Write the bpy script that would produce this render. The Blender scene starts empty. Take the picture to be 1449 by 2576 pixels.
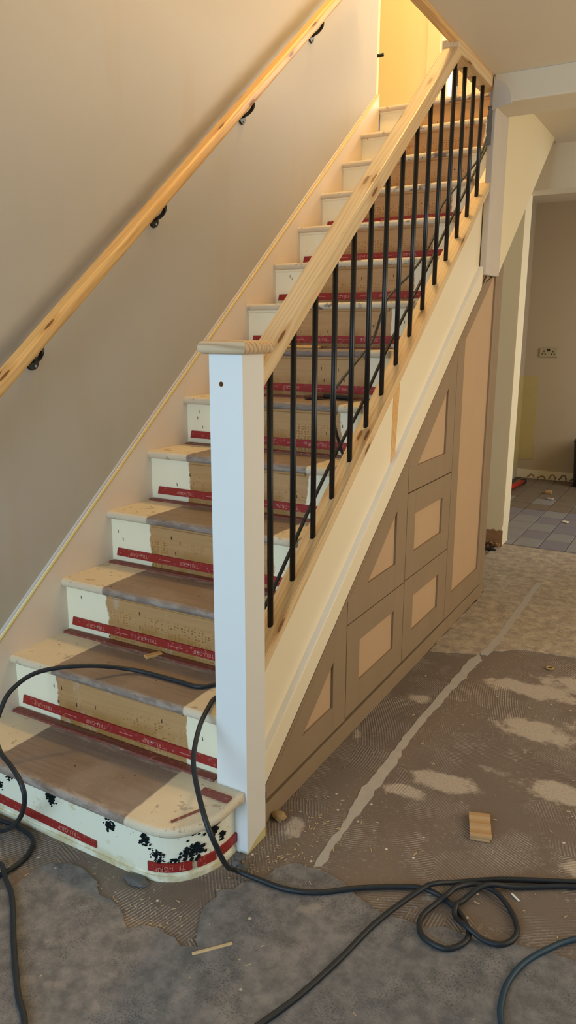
import bpy, bmesh, math, random
from mathutils import Vector, Matrix, noise
random.seed(7)
scene = bpy.context.scene
COL = scene.collection

# ------------------------------------------------------------------ camera
def make_camera():
    yaw, pitch, roll = math.radians(-29.5566), math.radians(13.3297), math.radians(0.19436)
    cy, sy, cp, sp = math.cos(yaw), math.sin(yaw), math.cos(pitch), math.sin(pitch)
    d = Vector((sy*cp, cy*cp, -sp)); rt = Vector((cy, -sy, 0)); up = rt.cross(d)
    R = math.cos(roll)*rt + math.sin(roll)*up; U = -math.sin(roll)*rt + math.cos(roll)*up
    cam = bpy.data.cameras.new('camera'); o = bpy.data.objects.new('camera', cam); COL.objects.link(o)
    cam.sensor_fit = 'VERTICAL'; cam.sensor_height = 36.0; cam.lens = 1885.4*36/2576
    m = Matrix((R, U, -d)).transposed().to_4x4(); m.translation = (1.8814, -1.2695, 1.3882)
    o.matrix_world = m; cam.clip_start = 0.02
    scene.camera = o
make_camera()
scene.view_settings.view_transform = 'Standard'
scene.view_settings.look = 'None'
scene.view_settings.gamma = 1
scene.view_settings.use_curve_mapping = False
scene.view_settings.exposure = 0.0
scene.cycles.max_bounces = 6
scene.cycles.diffuse_bounces = 4
scene.cycles.glossy_bounces = 2
scene.cycles.caustics_reflective = False
scene.cycles.caustics_refractive = False

# ------------------------------------------------------------------ world and daylight
w = bpy.data.worlds.new('world'); scene.world = w; w.use_nodes = True
w.node_tree.nodes['Background'].inputs[0].default_value = (0.62, 0.78, 1.0, 1)
w.node_tree.nodes['Background'].inputs[1].default_value = 0.6

def area(name, loc, aim, sx, sy, power, col):
    l = bpy.data.lights.new(name, 'AREA'); l.shape = 'RECTANGLE'; l.size = sx; l.size_y = sy
    l.energy = power; l.color = col
    o = bpy.data.objects.new(name, l); COL.objects.link(o); o.location = loc
    o.rotation_euler = (Vector(aim)-Vector(loc)).to_track_quat('-Z', 'Y').to_euler()
    return o
area('front_door_offscreen', (0.75, -3.43, 1.22), (0.75, 0, 1.05), 1.5, 2.0, 92, (0.52, 0.76, 1.0))
area('window_right_offscreen', (3.64, 1.55, 1.35), (0.9, 1.55, 0.9), 2.2, 1.7, 44, (1.0, 0.82, 0.56))
area('kitchen_window_offscreen', (2.74, 5.0, 1.5), (0.9, 4.6, 0.4), 1.2, 1.2, 26, (1.0, 0.93, 0.82))
area('bright_room_window_offscreen', (2.58, 4.62, 3.70), (0.0, 3.6, 3.0), 1.1, 1.2, 110, (1.0, 0.97, 0.90))
lp = bpy.data.lights.new('landing_lamp_offscreen', 'POINT'); lp.energy = 122; lp.color = (1.0, 0.64, 0.22); lp.shadow_soft_size = 0.12
lo = bpy.data.objects.new('landing_lamp_offscreen', lp); COL.objects.link(lo); lo.location = (0.45, 2.30, 4.86)

# ------------------------------------------------------------------ helpers
RISE, GO = 0.19, 0.2378
def lin(c):
    f = lambda v: (v/12.92 if v <= 0.04045 else ((v+0.055)/1.055)**2.4)
    return tuple(f(x/255.0) for x in c)+(1.0,)

class NT:
    def __init__(s, name, rough=0.6, spec=0.4):
        s.m = bpy.data.materials.new(name); s.m.use_nodes = True; s.t = s.m.node_tree
        s.b = s.t.nodes['Principled BSDF']
        s.b.inputs['Roughness'].default_value = rough
        s.b.inputs['Specular IOR Level'].default_value = spec
    def n(s, ty, **kw):
        x = s.t.nodes.new(ty)
        for k, v in kw.items(): setattr(x, k, v)
        return x
    def put(s, sock, v):
        if hasattr(v, 'is_output') or isinstance(v, bpy.types.NodeSocket): s.t.links.new(v, sock)
        elif v is not None: sock.default_value = v
    def co(s): return s.n('ShaderNodeTexCoord').outputs['Object']
    def math(s, op, a, b=None, c=None, clamp=False):
        x = s.n('ShaderNodeMath', operation=op, use_clamp=clamp)
        s.put(x.inputs[0], a); s.put(x.inputs[1], b) if b is not None else None
        if c is not None: s.put(x.inputs[2], c)
        return x.outputs[0]
    def vmath(s, op, a, b=None):
        x = s.n('ShaderNodeVectorMath', operation=op); s.put(x.inputs[0], a)
        if b is not None: s.put(x.inputs[1], b)
        return x.outputs['Value'] if op in ('LENGTH', 'DISTANCE', 'DOT_PRODUCT') else x.outputs[0]
    def map(s, v, scale=(1, 1, 1), loc=(0, 0, 0), rot=(0, 0, 0)):
        x = s.n('ShaderNodeMapping'); s.put(x.inputs[0], v)
        x.inputs['Scale'].default_value = scale; x.inputs['Location'].default_value = loc; x.inputs['Rotation'].default_value = rot
        return x.outputs[0]
    def noise(s, v, scale, detail=3, rough=0.55, dist=0.0):
        x = s.n('ShaderNodeTexNoise'); s.put(x.inputs['Vector'], v)
        x.inputs['Scale'].default_value = scale; x.inputs['Detail'].default_value = detail
        x.inputs['Roughness'].default_value = rough; x.inputs['Distortion'].default_value = dist
        return x.outputs['Fac']
    def voro(s, v, scale, feature='F1', rnd=1.0):
        x = s.n('ShaderNodeTexVoronoi', feature=feature); s.put(x.inputs['Vector'], v)
        x.inputs['Scale'].default_value = scale; x.inputs['Randomness'].default_value = rnd
        return x
    def sep(s, v):
        x = s.n('ShaderNodeSeparateXYZ'); s.put(x.inputs[0], v); return x.outputs
    def step(s, v, lo, hi):
        x = s.n('ShaderNodeMapRange', interpolation_type='SMOOTHSTEP'); s.put(x.inputs['Value'], v)
        s.put(x.inputs['From Min'], lo); s.put(x.inputs['From Max'], hi)
        return x.outputs[0]
    def mix(s, f, a, b):
        x = s.n('ShaderNodeMix', data_type='RGBA'); s.put(x.inputs[0], f); s.put(x.inputs[6], a); s.put(x.inputs[7], b)
        return x.outputs[2]
    def fmix(s, f, a, b):
        x = s.n('ShaderNodeMix', data_type='FLOAT'); s.put(x.inputs[0], f); s.put(x.inputs[2], a); s.put(x.inputs[3], b)
        return x.outputs[0]
    def color(s, v): s.put(s.b.inputs['Base Color'], v)
    def rough(s, v): s.put(s.b.inputs['Roughness'], v)
    def bump(s, h, strength=0.3, dist=0.002):
        x = s.n('ShaderNodeBump'); s.put(x.inputs['Height'], h)
        x.inputs['Strength'].default_value = strength; x.inputs['Distance'].default_value = dist
        s.t.links.new(x.outputs[0], s.b.inputs['Normal'])

MAT = {}
def plain(name, c, rough=0.6, spec=0.4, var=0.08, scale=6.0, bump=0.0):
    k = NT(name, rough, spec); c = lin(c); co = k.co()
    f = k.noise(co, scale, 4)
    k.color(k.mix(f, tuple(x*(1-var) for x in c[:3])+(1,), tuple(min(1, x*(1+var)) for x in c[:3])+(1,)))
    if bump: k.bump(k.noise(co, scale*20, 3), bump, 0.001)
    MAT[name] = k.m; return k
def pine(name, base, dark, knots=True, seed=0.0):
    k = NT(name, 0.42, 0.4); co = k.map(k.co(), (1, 1, 1), (seed, seed*0.7, seed*1.3))
    st = k.map(co, (0.9, 9, 9))
    wob = k.noise(st, 1.6, 2)
    x, y, z = k.sep(co)
    ring = k.math('ADD', k.math('MULTIPLY', k.math('ADD', y, k.math('MULTIPLY', z, 0.6)), 420), k.math('MULTIPLY', wob, 26))
    rg = k.math('POWER', k.math('MULTIPLY_ADD', k.math('SINE', ring), 0.5, 0.5), 3.0)
    fine = k.noise(k.map(co, (3, 140, 140)), 1.0, 3)
    f = k.math('ADD', k.math('MULTIPLY', rg, 0.55), k.math('MULTIPLY', fine, 0.35), clamp=True)
    c = k.mix(f, lin(base), lin(dark))
    big = k.noise(k.map(co, (1.3, 7, 7)), 1.0, 2)
    c = k.mix(k.math('MULTIPLY', k.step(big, 0.5, 0.75), 0.35), c, lin((base[0]-8, base[1]-38, base[2]-62)))
    if knots:
        cb_ = k.n('ShaderNodeCombineXYZ'); k.put(cb_.inputs[0], k.math('MULTIPLY', x, 4.2)); k.put(cb_.inputs[1], k.math('MULTIPLY', k.math('ADD', y, z), 19))
        v = k.voro(cb_.outputs[0], 1.0); v.voronoi_dimensions = '2D'
        r = k.sep(v.outputs['Color'])[0]
        kn = k.math('MULTIPLY', k.step(v.outputs['Distance'], 0.13, 0.09), k.step(r, 0.70, 0.72))
        halo = k.math('MULTIPLY', k.step(v.outputs['Distance'], 0.36, 0.12), k.step(r, 0.70, 0.72))
        c = k.mix(k.math('MULTIPLY', halo, 0.5), c, lin((186, 128, 70)))
        c = k.mix(k.math('MULTIPLY', kn, 0.85), c, lin((98, 56, 24)))
    k.color(c); k.bump(rg, 0.08, 0.0006); MAT[name] = k.m
pine('pine_handrail', (228, 202, 160), (206, 168, 116), seed=1.0)
pine('pine_wallrail', (228, 188, 124), (204, 152, 84), seed=5.3)
pine('pine_cap', (222, 196, 158), (158, 118, 80), knots=False, seed=2.2)
pine('pine_plain', (230, 190, 128), (205, 150, 88), seed=8.1)

# walls
k = NT('wall_paint', 0.55, 0.3); co = k.co()
f = k.noise(co, 0.9, 3); g = k.noise(k.map(co, (1, 1, 0.25)), 5, 3)
c = k.mix(f, lin((188, 183, 172)), lin((178, 172, 160)))
c = k.mix(k.math('MULTIPLY', k.step(g, 0.55, 0.75), 0.25), c, lin((176, 162, 138)))
k.color(c); k.bump(k.noise(co, 60, 3), 0.05, 0.002); MAT['wall_paint'] = k.m
plain('kitchen_paint', (190, 172, 144), 0.7, 0.25, 0.04, 3)
plain('ceiling_paint', (222, 208, 182), 0.8, 0.2, 0.02, 2)
plain('cream_wall', (236, 222, 188), 0.7, 0.25, 0.03, 2)
plain('grey_plaster', (206, 196, 184), 0.85, 0.2, 0.07, 9, 0.1)
plain('yellow_wall', (238, 226, 184), 0.75, 0.2, 0.02, 2)
plain('white_wall', (245, 243, 238), 0.8, 0.2, 0.02, 2)
plain('white_gloss', (236, 234, 228), 0.32, 0.5, 0.02, 3)
k = plain('string_paint', (244, 230, 200), 0.3, 0.5, 0.02, 3)
plain('trim_white', (250, 250, 250), 0.6, 0.3, 0.05, 14)
plain('wall_string_paint', (236, 220, 202), 0.45, 0.4, 0.04, 5)
plain('caulk_yellow', (226, 196, 104), 0.5, 0.4, 0.08, 30)
plain('black_metal', (22, 22, 24), 0.35, 0.5, 0.1, 20)
plain('cable_rubber', (34, 38, 42), 0.5, 0.4, 0.35, 40)
plain('cable_rubber_blue', (34, 62, 78), 0.5, 0.4, 0.25, 40)
plain('mdf_frame', (150, 128, 102), 0.6, 0.3, 0.09, 7)
plain('mdf_panel', (194, 162, 128), 0.6, 0.3, 0.05, 5)
plain('rusty_staple', (70, 52, 42), 0.9, 0.1)
plain('steel', (176, 176, 170), 0.35, 0.6)
plain('brass_plate', (176, 160, 128), 0.35, 0.6, 0.05, 30)
plain('socket_black', (22, 22, 22), 0.5)
plain('cardboard', (186, 150, 108), 0.85, 0.2, 0.1, 40)
plain('stone_tan', (176, 142, 96), 0.8, 0.2, 0.2, 60, 0.4)
plain('rubble_grey', (104, 102, 100), 0.9, 0.2, 0.3, 60, 0.5)
plain('black_plastic', (24, 26, 26), 0.4, 0.4)
plain('red_handle', (176, 44, 34), 0.45, 0.4)
plain('dust_pale', (178, 168, 156), 0.95, 0.1, 0.14, 25, 0.4)
plain('sawdust', (208, 178, 134), 0.9, 0.1, 0.2, 90)
plain('tile_lilac', (128, 122, 130), 0.45, 0.4, 0.2, 18, 0.2)
plain('tile_grey', (140, 138, 136), 0.45, 0.4, 0.2, 18, 0.2)
plain('tile_brown', (122, 108, 92), 0.6, 0.3, 0.25, 18, 0.3)
plain('kitchen_grout', (92, 82, 70), 0.9, 0.2, 0.2, 25)
plain('strip_letters', (206, 130, 112), 0.6)
plain('brick_brown', (160, 124, 92), 0.95, 0.1, 0.3, 35, 0.6)
plain('bristle', (96, 62, 50), 0.9, 0.2, 0.3, 120)
plain('door_white', (240, 236, 226), 0.4, 0.4, 0.02)

# red gripper strip paint, worn
def grip(name, red, wear, wearcol):
    k = NT(name, 0.55, 0.35); co = k.co()
    a = k.noise(k.map(co, (3, 40, 40)), 2.0, 4)
    b = k.noise(co, 70, 3)
    c = k.mix(k.step(a, wear, wear+0.12), lin(red), lin(wearcol))
    c = k.mix(k.math('MULTIPLY', k.step(b, 0.58, 0.7), 0.35), c, lin((210, 150, 140)))
    k.color(c); MAT[name] = k.m
grip('strip_red', (150, 42, 34), 0.66, (120, 60, 44))
grip('strip_worn', (126, 66, 56), 0.52, (118, 92, 74))

# staircase treads: bare timber runner between painted edges
def tread_mat():
    k = NT('tread_surface', 0.6, 0.35); co = k.co(); x, y, z = k.sep(co)
    wob = k.math('MULTIPLY', k.math('SUBTRACT', k.noise(co, 25, 3), 0.5), 0.012)
    xx = k.math('ADD', x, wob)
    wood = k.math('MULTIPLY', k.step(xx, 0.180, 0.187), k.step(xx, 0.697, 0.690))
    grain = k.noise(k.map(co, (2.2, 60, 60)), 1.5, 4, 0.6)
    stain = k.noise(co, 7, 4)
    wc = k.mix(grain, lin((108, 92, 80)), lin((146, 129, 116)))
    wc = k.mix(k.math('MULTIPLY', k.step(stain, 0.45, 0.7), 0.5), wc, lin((152, 138, 128)))
    chips = k.step(k.noise(co, 26, 4, 0.65), 0.60, 0.64)
    pc = k.mix(k.noise(co, 11, 3), lin((204, 188, 158)), lin((220, 206, 180)))
    pc = k.mix(k.math('MULTIPLY', chips, 0.6), pc, lin((150, 128, 112)))
    dots = k.voro(co, 42.0)
    dk = k.math('MULTIPLY', k.step(dots.outputs['Distance'], 0.16, 0.10), k.step(k.sep(dots.outputs['Color'])[1], 0.93, 0.95))
    yl = k.math('FRACT', k.math('DIVIDE', k.math('ADD', y, 0.03), GO))
    wear = k.math('MULTIPLY', k.step(yl, 0.22, 0.10), k.step(k.noise(k.map(co, (1, 3, 3)), 16, 4, 0.65), 0.40, 0.62))
    wear = k.math('MULTIPLY', wear, k.step(z, 1.35, 0.9))
    wc = k.mix(k.math('MULTIPLY', wear, 0.6), wc, lin((178, 164, 150)))
    nos = k.math('MULTIPLY', k.math('MULTIPLY', k.step(yl, 0.27, 0.23), k.step(z, 1.38, 1.42)), k.step(k.noise(co, 14, 4, 0.65), 0.62, 0.54))
    wood = k.math('MULTIPLY', wood, k.math('SUBTRACT', 1.0, nos))
    c = k.mix(wood, pc, wc)
    c = k.mix(dk, c, lin((40, 36, 32)))
    dust = k.step(k.noise(co, 160, 2), 0.68, 0.74)
    c = k.mix(k.math('MULTIPLY', dust, 0.35), c, lin((214, 200, 180)))
    k.color(c); k.bump(grain, 0.15, 0.0015); MAT['tread_surface'] = k.m
tread_mat()
def riser_mat():
    k = NT('riser_surface', 0.5, 0.35); co = k.co(); x, y, z = k.sep(co)
    wob = k.math('MULTIPLY', k.math('SUBTRACT', k.noise(k.map(co, (1, 1, 1)), 60, 3), 0.5), 0.016)
    wob2 = k.math('MULTIPLY', k.math('SUBTRACT', k.noise(co, 7, 2), 0.5), 0.05)
    xx = k.math('ADD', k.math('ADD', x, wob), wob2)
    wood = k.math('MULTIPLY', k.step(xx, 0.176, 0.182), k.step(xx, 0.690, 0.684))
    grain = k.noise(k.map(co, (2.5, 40, 70)), 1.4, 4, 0.6)
    wc = k.mix(grain, lin((172, 126, 76)), lin((198, 158, 108)))
    zl = k.math('FRACT', k.math('DIVIDE', z, 0.19))
    vv = k.voro(k.map(co, (1.0, 0.2, 1.5)), 75.0, rnd=0.35)
    band = k.math('MULTIPLY', k.step(zl, 0.66, 0.5), k.step(k.noise(co, 6, 3), 0.34, 0.52))
    dots = k.math('MULTIPLY', k.step(vv.outputs['Distance'], 0.42, 0.30), band)
    wc = k.mix(k.math('MULTIPLY', dots, 0.9), wc, lin((146, 98, 40)))
    low = k.math('MULTIPLY', k.step(zl, 0.5, 0.3), k.step(k.noise(k.map(co, (1, 1, 0.5)), 9, 3), 0.36, 0.58))
    wc = k.mix(k.math('MULTIPLY', low, 0.7), wc, lin((158, 112, 52)))
    milky = k.math('MULTIPLY', k.step(k.noise(k.map(co, (5, 1, 2.2)), 3.2, 4, 0.65), 0.58, 0.72), k.step(z, 0.75, 0.3))
    wc = k.mix(k.math('MULTIPLY', milky, 0.55), wc, lin((206, 196, 184)))
    pc = k.mix(k.noise(co, 5, 3), lin((239, 229, 194)), lin((244, 235, 206)))
    vd = k.voro(co, 26.0)
    dk = k.math('MULTIPLY', k.step(vd.outputs['Distance'], 0.11, 0.07), k.step(k.sep(vd.outputs['Color'])[0], 0.86, 0.88))
    c = k.mix(wood, pc, wc); c = k.mix(dk, c, lin((44, 40, 36)))
    k.color(c); k.bump(grain, 0.1, 0.001); MAT['riser_surface'] = k.m
riser_mat()
def riser1_mat():
    k = NT('first_riser_paint', 0.4, 0.4); co = k.co(); x, y, z = k.sep(co)
    st = k.noise(k.map(co, (1, 1, 2)), 14, 4, 0.65)
    c = k.mix(k.step(st, 0.60, 0.75), lin((240, 234, 208)), lin((206, 190, 128)))
    low = k.math('MULTIPLY', k.step(z, 0.045, 0.01), k.step(k.noise(co, 20, 3), 0.35, 0.6))
    c = k.mix(k.math('MULTIPLY', low, 0.6), c, lin((190, 164, 96)))
    sp = k.step(k.noise(co, 95, 3), 0.70, 0.74)
    c = k.mix(k.math('MULTIPLY', sp, 0.7), c, lin((96, 80, 70)))
    k.color(c); MAT['first_riser_paint'] = k.m
riser1_mat()
plain('foam_black', (28, 34, 36), 0.95, 0.1, 0.4, 120, 0.8)

# floors
def adhesive_mat():
    k = NT('floor_adhesive', 0.72, 0.3); co = k.co()
    warp = k.n('ShaderNodeTexNoise'); k.put(warp.inputs['Vector'], co); warp.inputs['Scale'].default_value = 3.0
    wc_ = k.vmath('ADD', co, k.vmath('MULTIPLY', k.vmath('SUBTRACT', warp.outputs['Color'], (0.5, 0.5, 0.5)), (0.16, 0.16, 0.0)))
    v = k.voro(wc_, 3.1)
    rnd = k.vmath('MULTIPLY', k.vmath('SUBTRACT', v.outputs['Color'], (0.5, 0.5, 0.5)), (3.4, 3.4, 0))
    ctr = k.vmath('ADD', v.outputs['Position'], rnd)
    flat = k.vmath('MULTIPLY', k.vmath('SUBTRACT', co, ctr), (1, 1, 0))
    dist = k.math('ADD', k.vmath('LENGTH', flat), k.math('MULTIPLY', k.noise(co, 6, 2), 0.010))
    ridge = k.math('MULTIPLY_ADD', k.math('SINE', k.math('MULTIPLY', dist, 2*math.pi/0.0088)), 0.5, 0.5)
    rmask = k.step(k.noise(co, 3.8, 4, 0.68), 0.40, 0.58)
    ridge = k.math('MULTIPLY', ridge, rmask)
    base = k.mix(k.noise(co, 2.4, 4), lin((108, 93, 81)), lin((130, 115, 103)))
    dustm = k.step(k.noise(co, 4.3, 4, 0.62), 0.46, 0.68)
    fine = k.noise(co, 140, 3)
    hi = k.math('MULTIPLY', k.math('MULTIPLY', k.step(ridge, 0.45, 0.9), k.math('ADD', 0.40, k.math('MULTIPLY', dustm, 0.60))), k.step(fine, 0.25, 0.6))
    c = k.mix(k.math('MULTIPLY', hi, 0.85), base, lin((190, 178, 166)))
    pvv = k.voro(co, 85.0)
    peb = k.math('MULTIPLY', k.step(pvv.outputs['Distance'], 0.42, 0.30), k.step(k.noise(co, 5.5, 2), 0.56, 0.66))
    c = k.mix(k.math('MULTIPLY', peb, 0.32), c, lin((160, 148, 136)))
    patch = k.step(k.noise(k.map(co, (1, 0.75, 1), (3.1, 1.7, 0)), 5.2, 5, 0.62), 0.63, 0.72)
    c = k.mix(k.math('MULTIPLY', patch, k.math('ADD', 0.3, k.math('MULTIPLY', fine, 0.5))), c, lin((200, 186, 170)))
    nz = k.noise(co, 13, 3, 0.7); acc = None
    for bx, by, rx, ry in ((1.27, .83, .10, .05), (1.18, .72, .06, .03), (1.62, .95, .12, .06), (1.72, .62, .05, .03), (1.45, 1.3, .13, .07), (1.38, 1.62, .18, .06), (1.72, 1.4, .16, .08), (.96, .40, .03, .06), (1.0, 1.33, .05, .03), (1.6, 1.75, .2, .08)):
        dd = k.vmath('LENGTH', k.vmath('MULTIPLY', k.vmath('SUBTRACT', co, (bx, by, 0)), (1/rx, 1/ry, 0)))
        mm = k.step(k.math('SUBTRACT', dd, k.math('MULTIPLY', nz, 2.2)), 0.15, -0.35)
        acc = mm if acc is None else k.math('MAXIMUM', acc, mm)
    c = k.mix(k.math('MULTIPLY', acc, k.math('ADD', 0.25, k.math('MULTIPLY', fine, 0.75))), c, lin((206, 190, 170)))
    sv = k.voro(co, 26.0)
    sp = k.math('MULTIPLY', k.step(sv.outputs['Distance'], 0.13, 0.08), k.step(k.sep(sv.outputs['Color'])[0], 0.84, 0.86))
    c = k.mix(sp, c, lin((216, 206, 192)))
    fd = k.math('MULTIPLY', k.step(k.noise(co, 75, 4, 0.7), 0.54, 0.70), k.step(k.noise(co, 3.0, 3), 0.40, 0.60))
    c = k.mix(k.math('MULTIPLY', fd, 0.45), c, lin((184, 174, 162)))
    k.color(c)
    h = k.math('ADD', k.math('ADD', ridge, k.math('MULTIPLY', peb, 0.8)), k.math('MULTIPLY', fine, 0.3))
    k.bump(h, 0.45, 0.0032); MAT['floor_adhesive'] = k.m
adhesive_mat()
def screed_mat(name, a, b, pale, seed=0.0):
    k = NT(name, 0.8, 0.25); co = k.map(k.co(), (1, 1, 1), (seed, seed, 0))
    f = k.step(k.noise(co, 19, 4, 0.72), 0.30, 0.70)
    c = k.mix(f, lin(a), lin(b))
    sp = k.noise(co, 210, 3, 0.7); mo = k.step(k.noise(co, 8, 4), 0.4, 0.65)
    c = k.mix(k.math('MULTIPLY', k.math('MULTIPLY', k.step(sp, 0.50, 0.64), mo), 0.6), c, lin(tuple(int(v*0.5) for v in a)))
    p = k.step(k.noise(co, 11, 4, 0.6), 0.60, 0.72)
    c = k.mix(k.math('MULTIPLY', p, 0.45), c, lin(pale))
    v = k.voro(co, 22.0)
    d = k.math('MULTIPLY', k.step(v.outputs['Distance'], 0.14, 0.06), k.step(k.sep(v.outputs['Color'])[0], 0.86, 0.88))
    c = k.mix(k.math('MULTIPLY', d, 0.8), c, lin((210, 194, 172)))
    k.color(c); k.bump(k.noise(co, 50, 3, 0.7), 0.35, 0.002); MAT[name] = k.m
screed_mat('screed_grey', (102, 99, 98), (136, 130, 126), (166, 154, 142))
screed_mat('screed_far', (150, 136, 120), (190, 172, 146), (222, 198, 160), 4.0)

# ------------------------------------------------------------------ mesh helpers
def link(name, me, mats, parent=None, mw=None, smooth=False):
    for m in (mats if isinstance(mats, (list, tuple)) else [mats]): me.materials.append(MAT[m])
    if smooth:
        for p in me.polygons: p.use_smooth = True
    o = bpy.data.objects.new(name, me); COL.objects.link(o)
    if mw is not None: o.matrix_basis = mw
    if parent is not None: attach(o, parent)
    return o
WORLD = {}
def attach(o, parent):
    o.parent = parent
    if parent.name in WORLD: o.matrix_parent_inverse = WORLD[parent.name].inverted()
def bm_obj(name, bm, mats, parent=None, mw=None, smooth=False, bevel=0.0, seg=2):
    if bevel:
        bmesh.ops.recalc_face_normals(bm, faces=bm.faces); bm.normal_update()
        ed = [e for e in bm.edges if len(e.link_faces) == 2 and e.calc_face_angle(0) > 0.5]
        bmesh.ops.bevel(bm, geom=ed, offset=bevel, segments=seg, profile=0.5, affect='EDGES')
    bmesh.ops.recalc_face_normals(bm, faces=bm.faces)
    me = bpy.data.meshes.new(name); bm.to_mesh(me); bm.free()
    return link(name, me, mats, parent, mw, smooth)
def thing(name, label, cat, loc=(0, 0, 0), group=None):
    o = bpy.data.objects.new(name, None); COL.objects.link(o); o.location = loc; o.empty_display_size = 0.1
    WORLD[o.name] = Matrix.Translation(loc); tag(o, label, cat, group); return o
def tag(o, label, cat, group=None):
    o['label'] = label; o['category'] = cat
    if group: o['group'] = group
    return o
def struct(o): o['kind'] = 'structure'; return o
def add_prism(bm, poly, axis, a, b):
    """extrude a 2-D polygon along an axis: 'x' poly is (y,z); 'y' poly is (x,z); 'z' poly is (x,y)"""
    mk = {'x': lambda p, t: (t, p[0], p[1]), 'y': lambda p, t: (p[0], t, p[1]), 'z': lambda p, t: (p[0], p[1], t)}[axis]
    A = [bm.verts.new(mk(p, a)) for p in poly]; B = [bm.verts.new(mk(p, b)) for p in poly]
    bm.faces.new(A); bm.faces.new(B)
    n = len(poly)
    for i in range(n): bm.faces.new((A[i], A[(i+1) % n], B[(i+1) % n], B[i]))
    return A+B
def prism(name, poly, axis, a, b, mat, parent=None, bevel=0.0, seg=2, smooth=False, mw=None):
    bm = bmesh.new(); add_prism(bm, poly, axis, a, b)
    return bm_obj(name, bm, mat, parent, mw, smooth, bevel, seg)
def box(name, x0, x1, y0, y1, z0, z1, mat, parent=None, bevel=0.0, seg=2, mw=None):
    return prism(name, [(x0, y0), (x1, y0), (x1, y1), (x0, y1)], 'z', z0, z1, mat, parent, bevel, seg, mw=mw)
def catmull(pts, sub=8):
    P = [Vector(p) for p in pts]; P = [2*P[0]-P[1]]+P+[2*P[-1]-P[-2]]; out = []
    for i in range(1, len(P)-2):
        for s in range(sub):
            t = s/sub; a, b, c, d = P[i-1], P[i], P[i+1], P[i+2]
            out.append(0.5*((2*b)+(c-a)*t+(2*a-5*b+4*c-d)*t*t+(3*b-a-3*c+d)*t**3))
    out.append(P[-2]); return out
def tube_bm(bm, path, r, n=10, cap=True):
    rings = []; up = Vector((0, 0, 1)); prev = None
    for i, p in enumerate(path):
        t = (path[min(i+1, len(path)-1)]-path[max(i-1, 0)]).normalized()
        if prev is None:
            u = t.cross(up)
            if u.length < 1e-3: u = t.cross(Vector((1, 0, 0)))
            u.normalize()
        else:
            u = (prev-t*prev.dot(t)).normalized()
        prev = u; v = t.cross(u)
        rr = r[i] if isinstance(r, list) else r
        rings.append([bm.verts.new(p+(u*math.cos(a)+v*math.sin(a))*rr) for a in [2*math.pi*j/n for j in range(n)]])
    for A, B in zip(rings, rings[1:]):
        for j in range(n): bm.faces.new((A[j], A[(j+1) % n], B[(j+1) % n], B[j]))
    if cap: bm.faces.new(rings[0]); bm.faces.new(rings[-1])
def tube(name, pts, r, mat, parent=None, sub=8, n=10):
    bm = bmesh.new(); tube_bm(bm, catmull(pts, sub), r, n)
    return bm_obj(name, bm, mat, parent, smooth=True)
def slope_matrix(x, y0, z0, slope):
    """local X runs up the stairs, local Y is world -X (across), local Z is normal to the slope"""
    a = math.atan(slope); ux = Vector((0, math.cos(a), math.sin(a))); uz = Vector((0, -math.sin(a), math.cos(a))); uy = uz.cross(ux)
    m = Matrix((ux, uy, uz)).transposed().to_4x4(); m.translation = (x, y0, z0); return m
def lump_bm(bm, c, rx, ry, rz, seed, amp=0.35, sub=2, freq=3.0):
    r = bmesh.ops.create_icosphere(bm, subdivisions=sub, radius=1.0)
    for v in r['verts']:
        d = v.co.normalized(); k_ = 1+amp*noise.noise(d*freq+Vector((seed, seed*2.1, 0)))
        v.co = Vector((c[0]+d.x*rx*k_, c[1]+d.y*ry*k_, c[2]+d.z*rz*k_))

# ================================================================== SETTING
CEIL = 2.465
XR, YB = 3.6, -3.4           # right wall and back wall of the hall
# left wall, with the stair rising against it
struct(box('wall_left', -0.14, -0.02, YB, 3.09, -0.05, 5.0, 'wall_paint'))
# back wall with the front door opening (behind the viewer)
bm = bmesh.new()
for x0, x1, z0, z1 in ((-0.14, 0.0, 0, 5.0), (1.5, XR, 0, CEIL+0.2), (0.0, 1.5, 2.25, 5.0)):
    add_prism(bm, [(x0, YB-0.12), (x1, YB-0.12), (x1, YB), (x0, YB)], 'z', z0, z1)
struct(bm_obj('wall_back', bm, 'wall_paint'))
# right wall with window opening
bm = bmesh.new()
for y0, y1, z0, z1 in ((YB, 0.45, 0, CEIL+0.2), (2.65, 3.8, 0, CEIL+0.2), (0.45, 2.65, 0, 0.5), (0.45, 2.65, 2.2, CEIL+0.2)):
    add_prism(bm, [(XR, y0), (XR+0.12, y0), (XR+0.12, y1), (XR, y1)], 'z', z0, z1)
struct(bm_obj('wall_right', bm, 'wall_paint'))
# hall ceiling slab (stairwell stays open over the stairs)
ceil = struct(box('ceiling', 0.893, XR+0.1, -0.95, 2.24, CEIL, CEIL+0.19, 'ceiling_paint'))
box('lobby_ceiling', -0.02, XR+0.1, YB-0.1, -0.95, CEIL, CEIL+0.19, 'ceiling_paint', ceil)
box('passage_ceiling', 0.885, XR+0.1, 2.44, 3.68, 2.487, CEIL+0.19, 'ceiling_paint', ceil)
beam = struct(box('trim_1', 0.900, XR, 2.23, 2.47, 2.352, CEIL+0.19, 'ceiling_paint', None, 0.006, 2))
prism('filler_line', [(0.95, 2.2235), (XR, 2.217), (XR, 2.2305), (0.95, 2.2305)], 'z', CEIL-0.0012, CEIL+0.01, 'grey_plaster', ceil)

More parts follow.
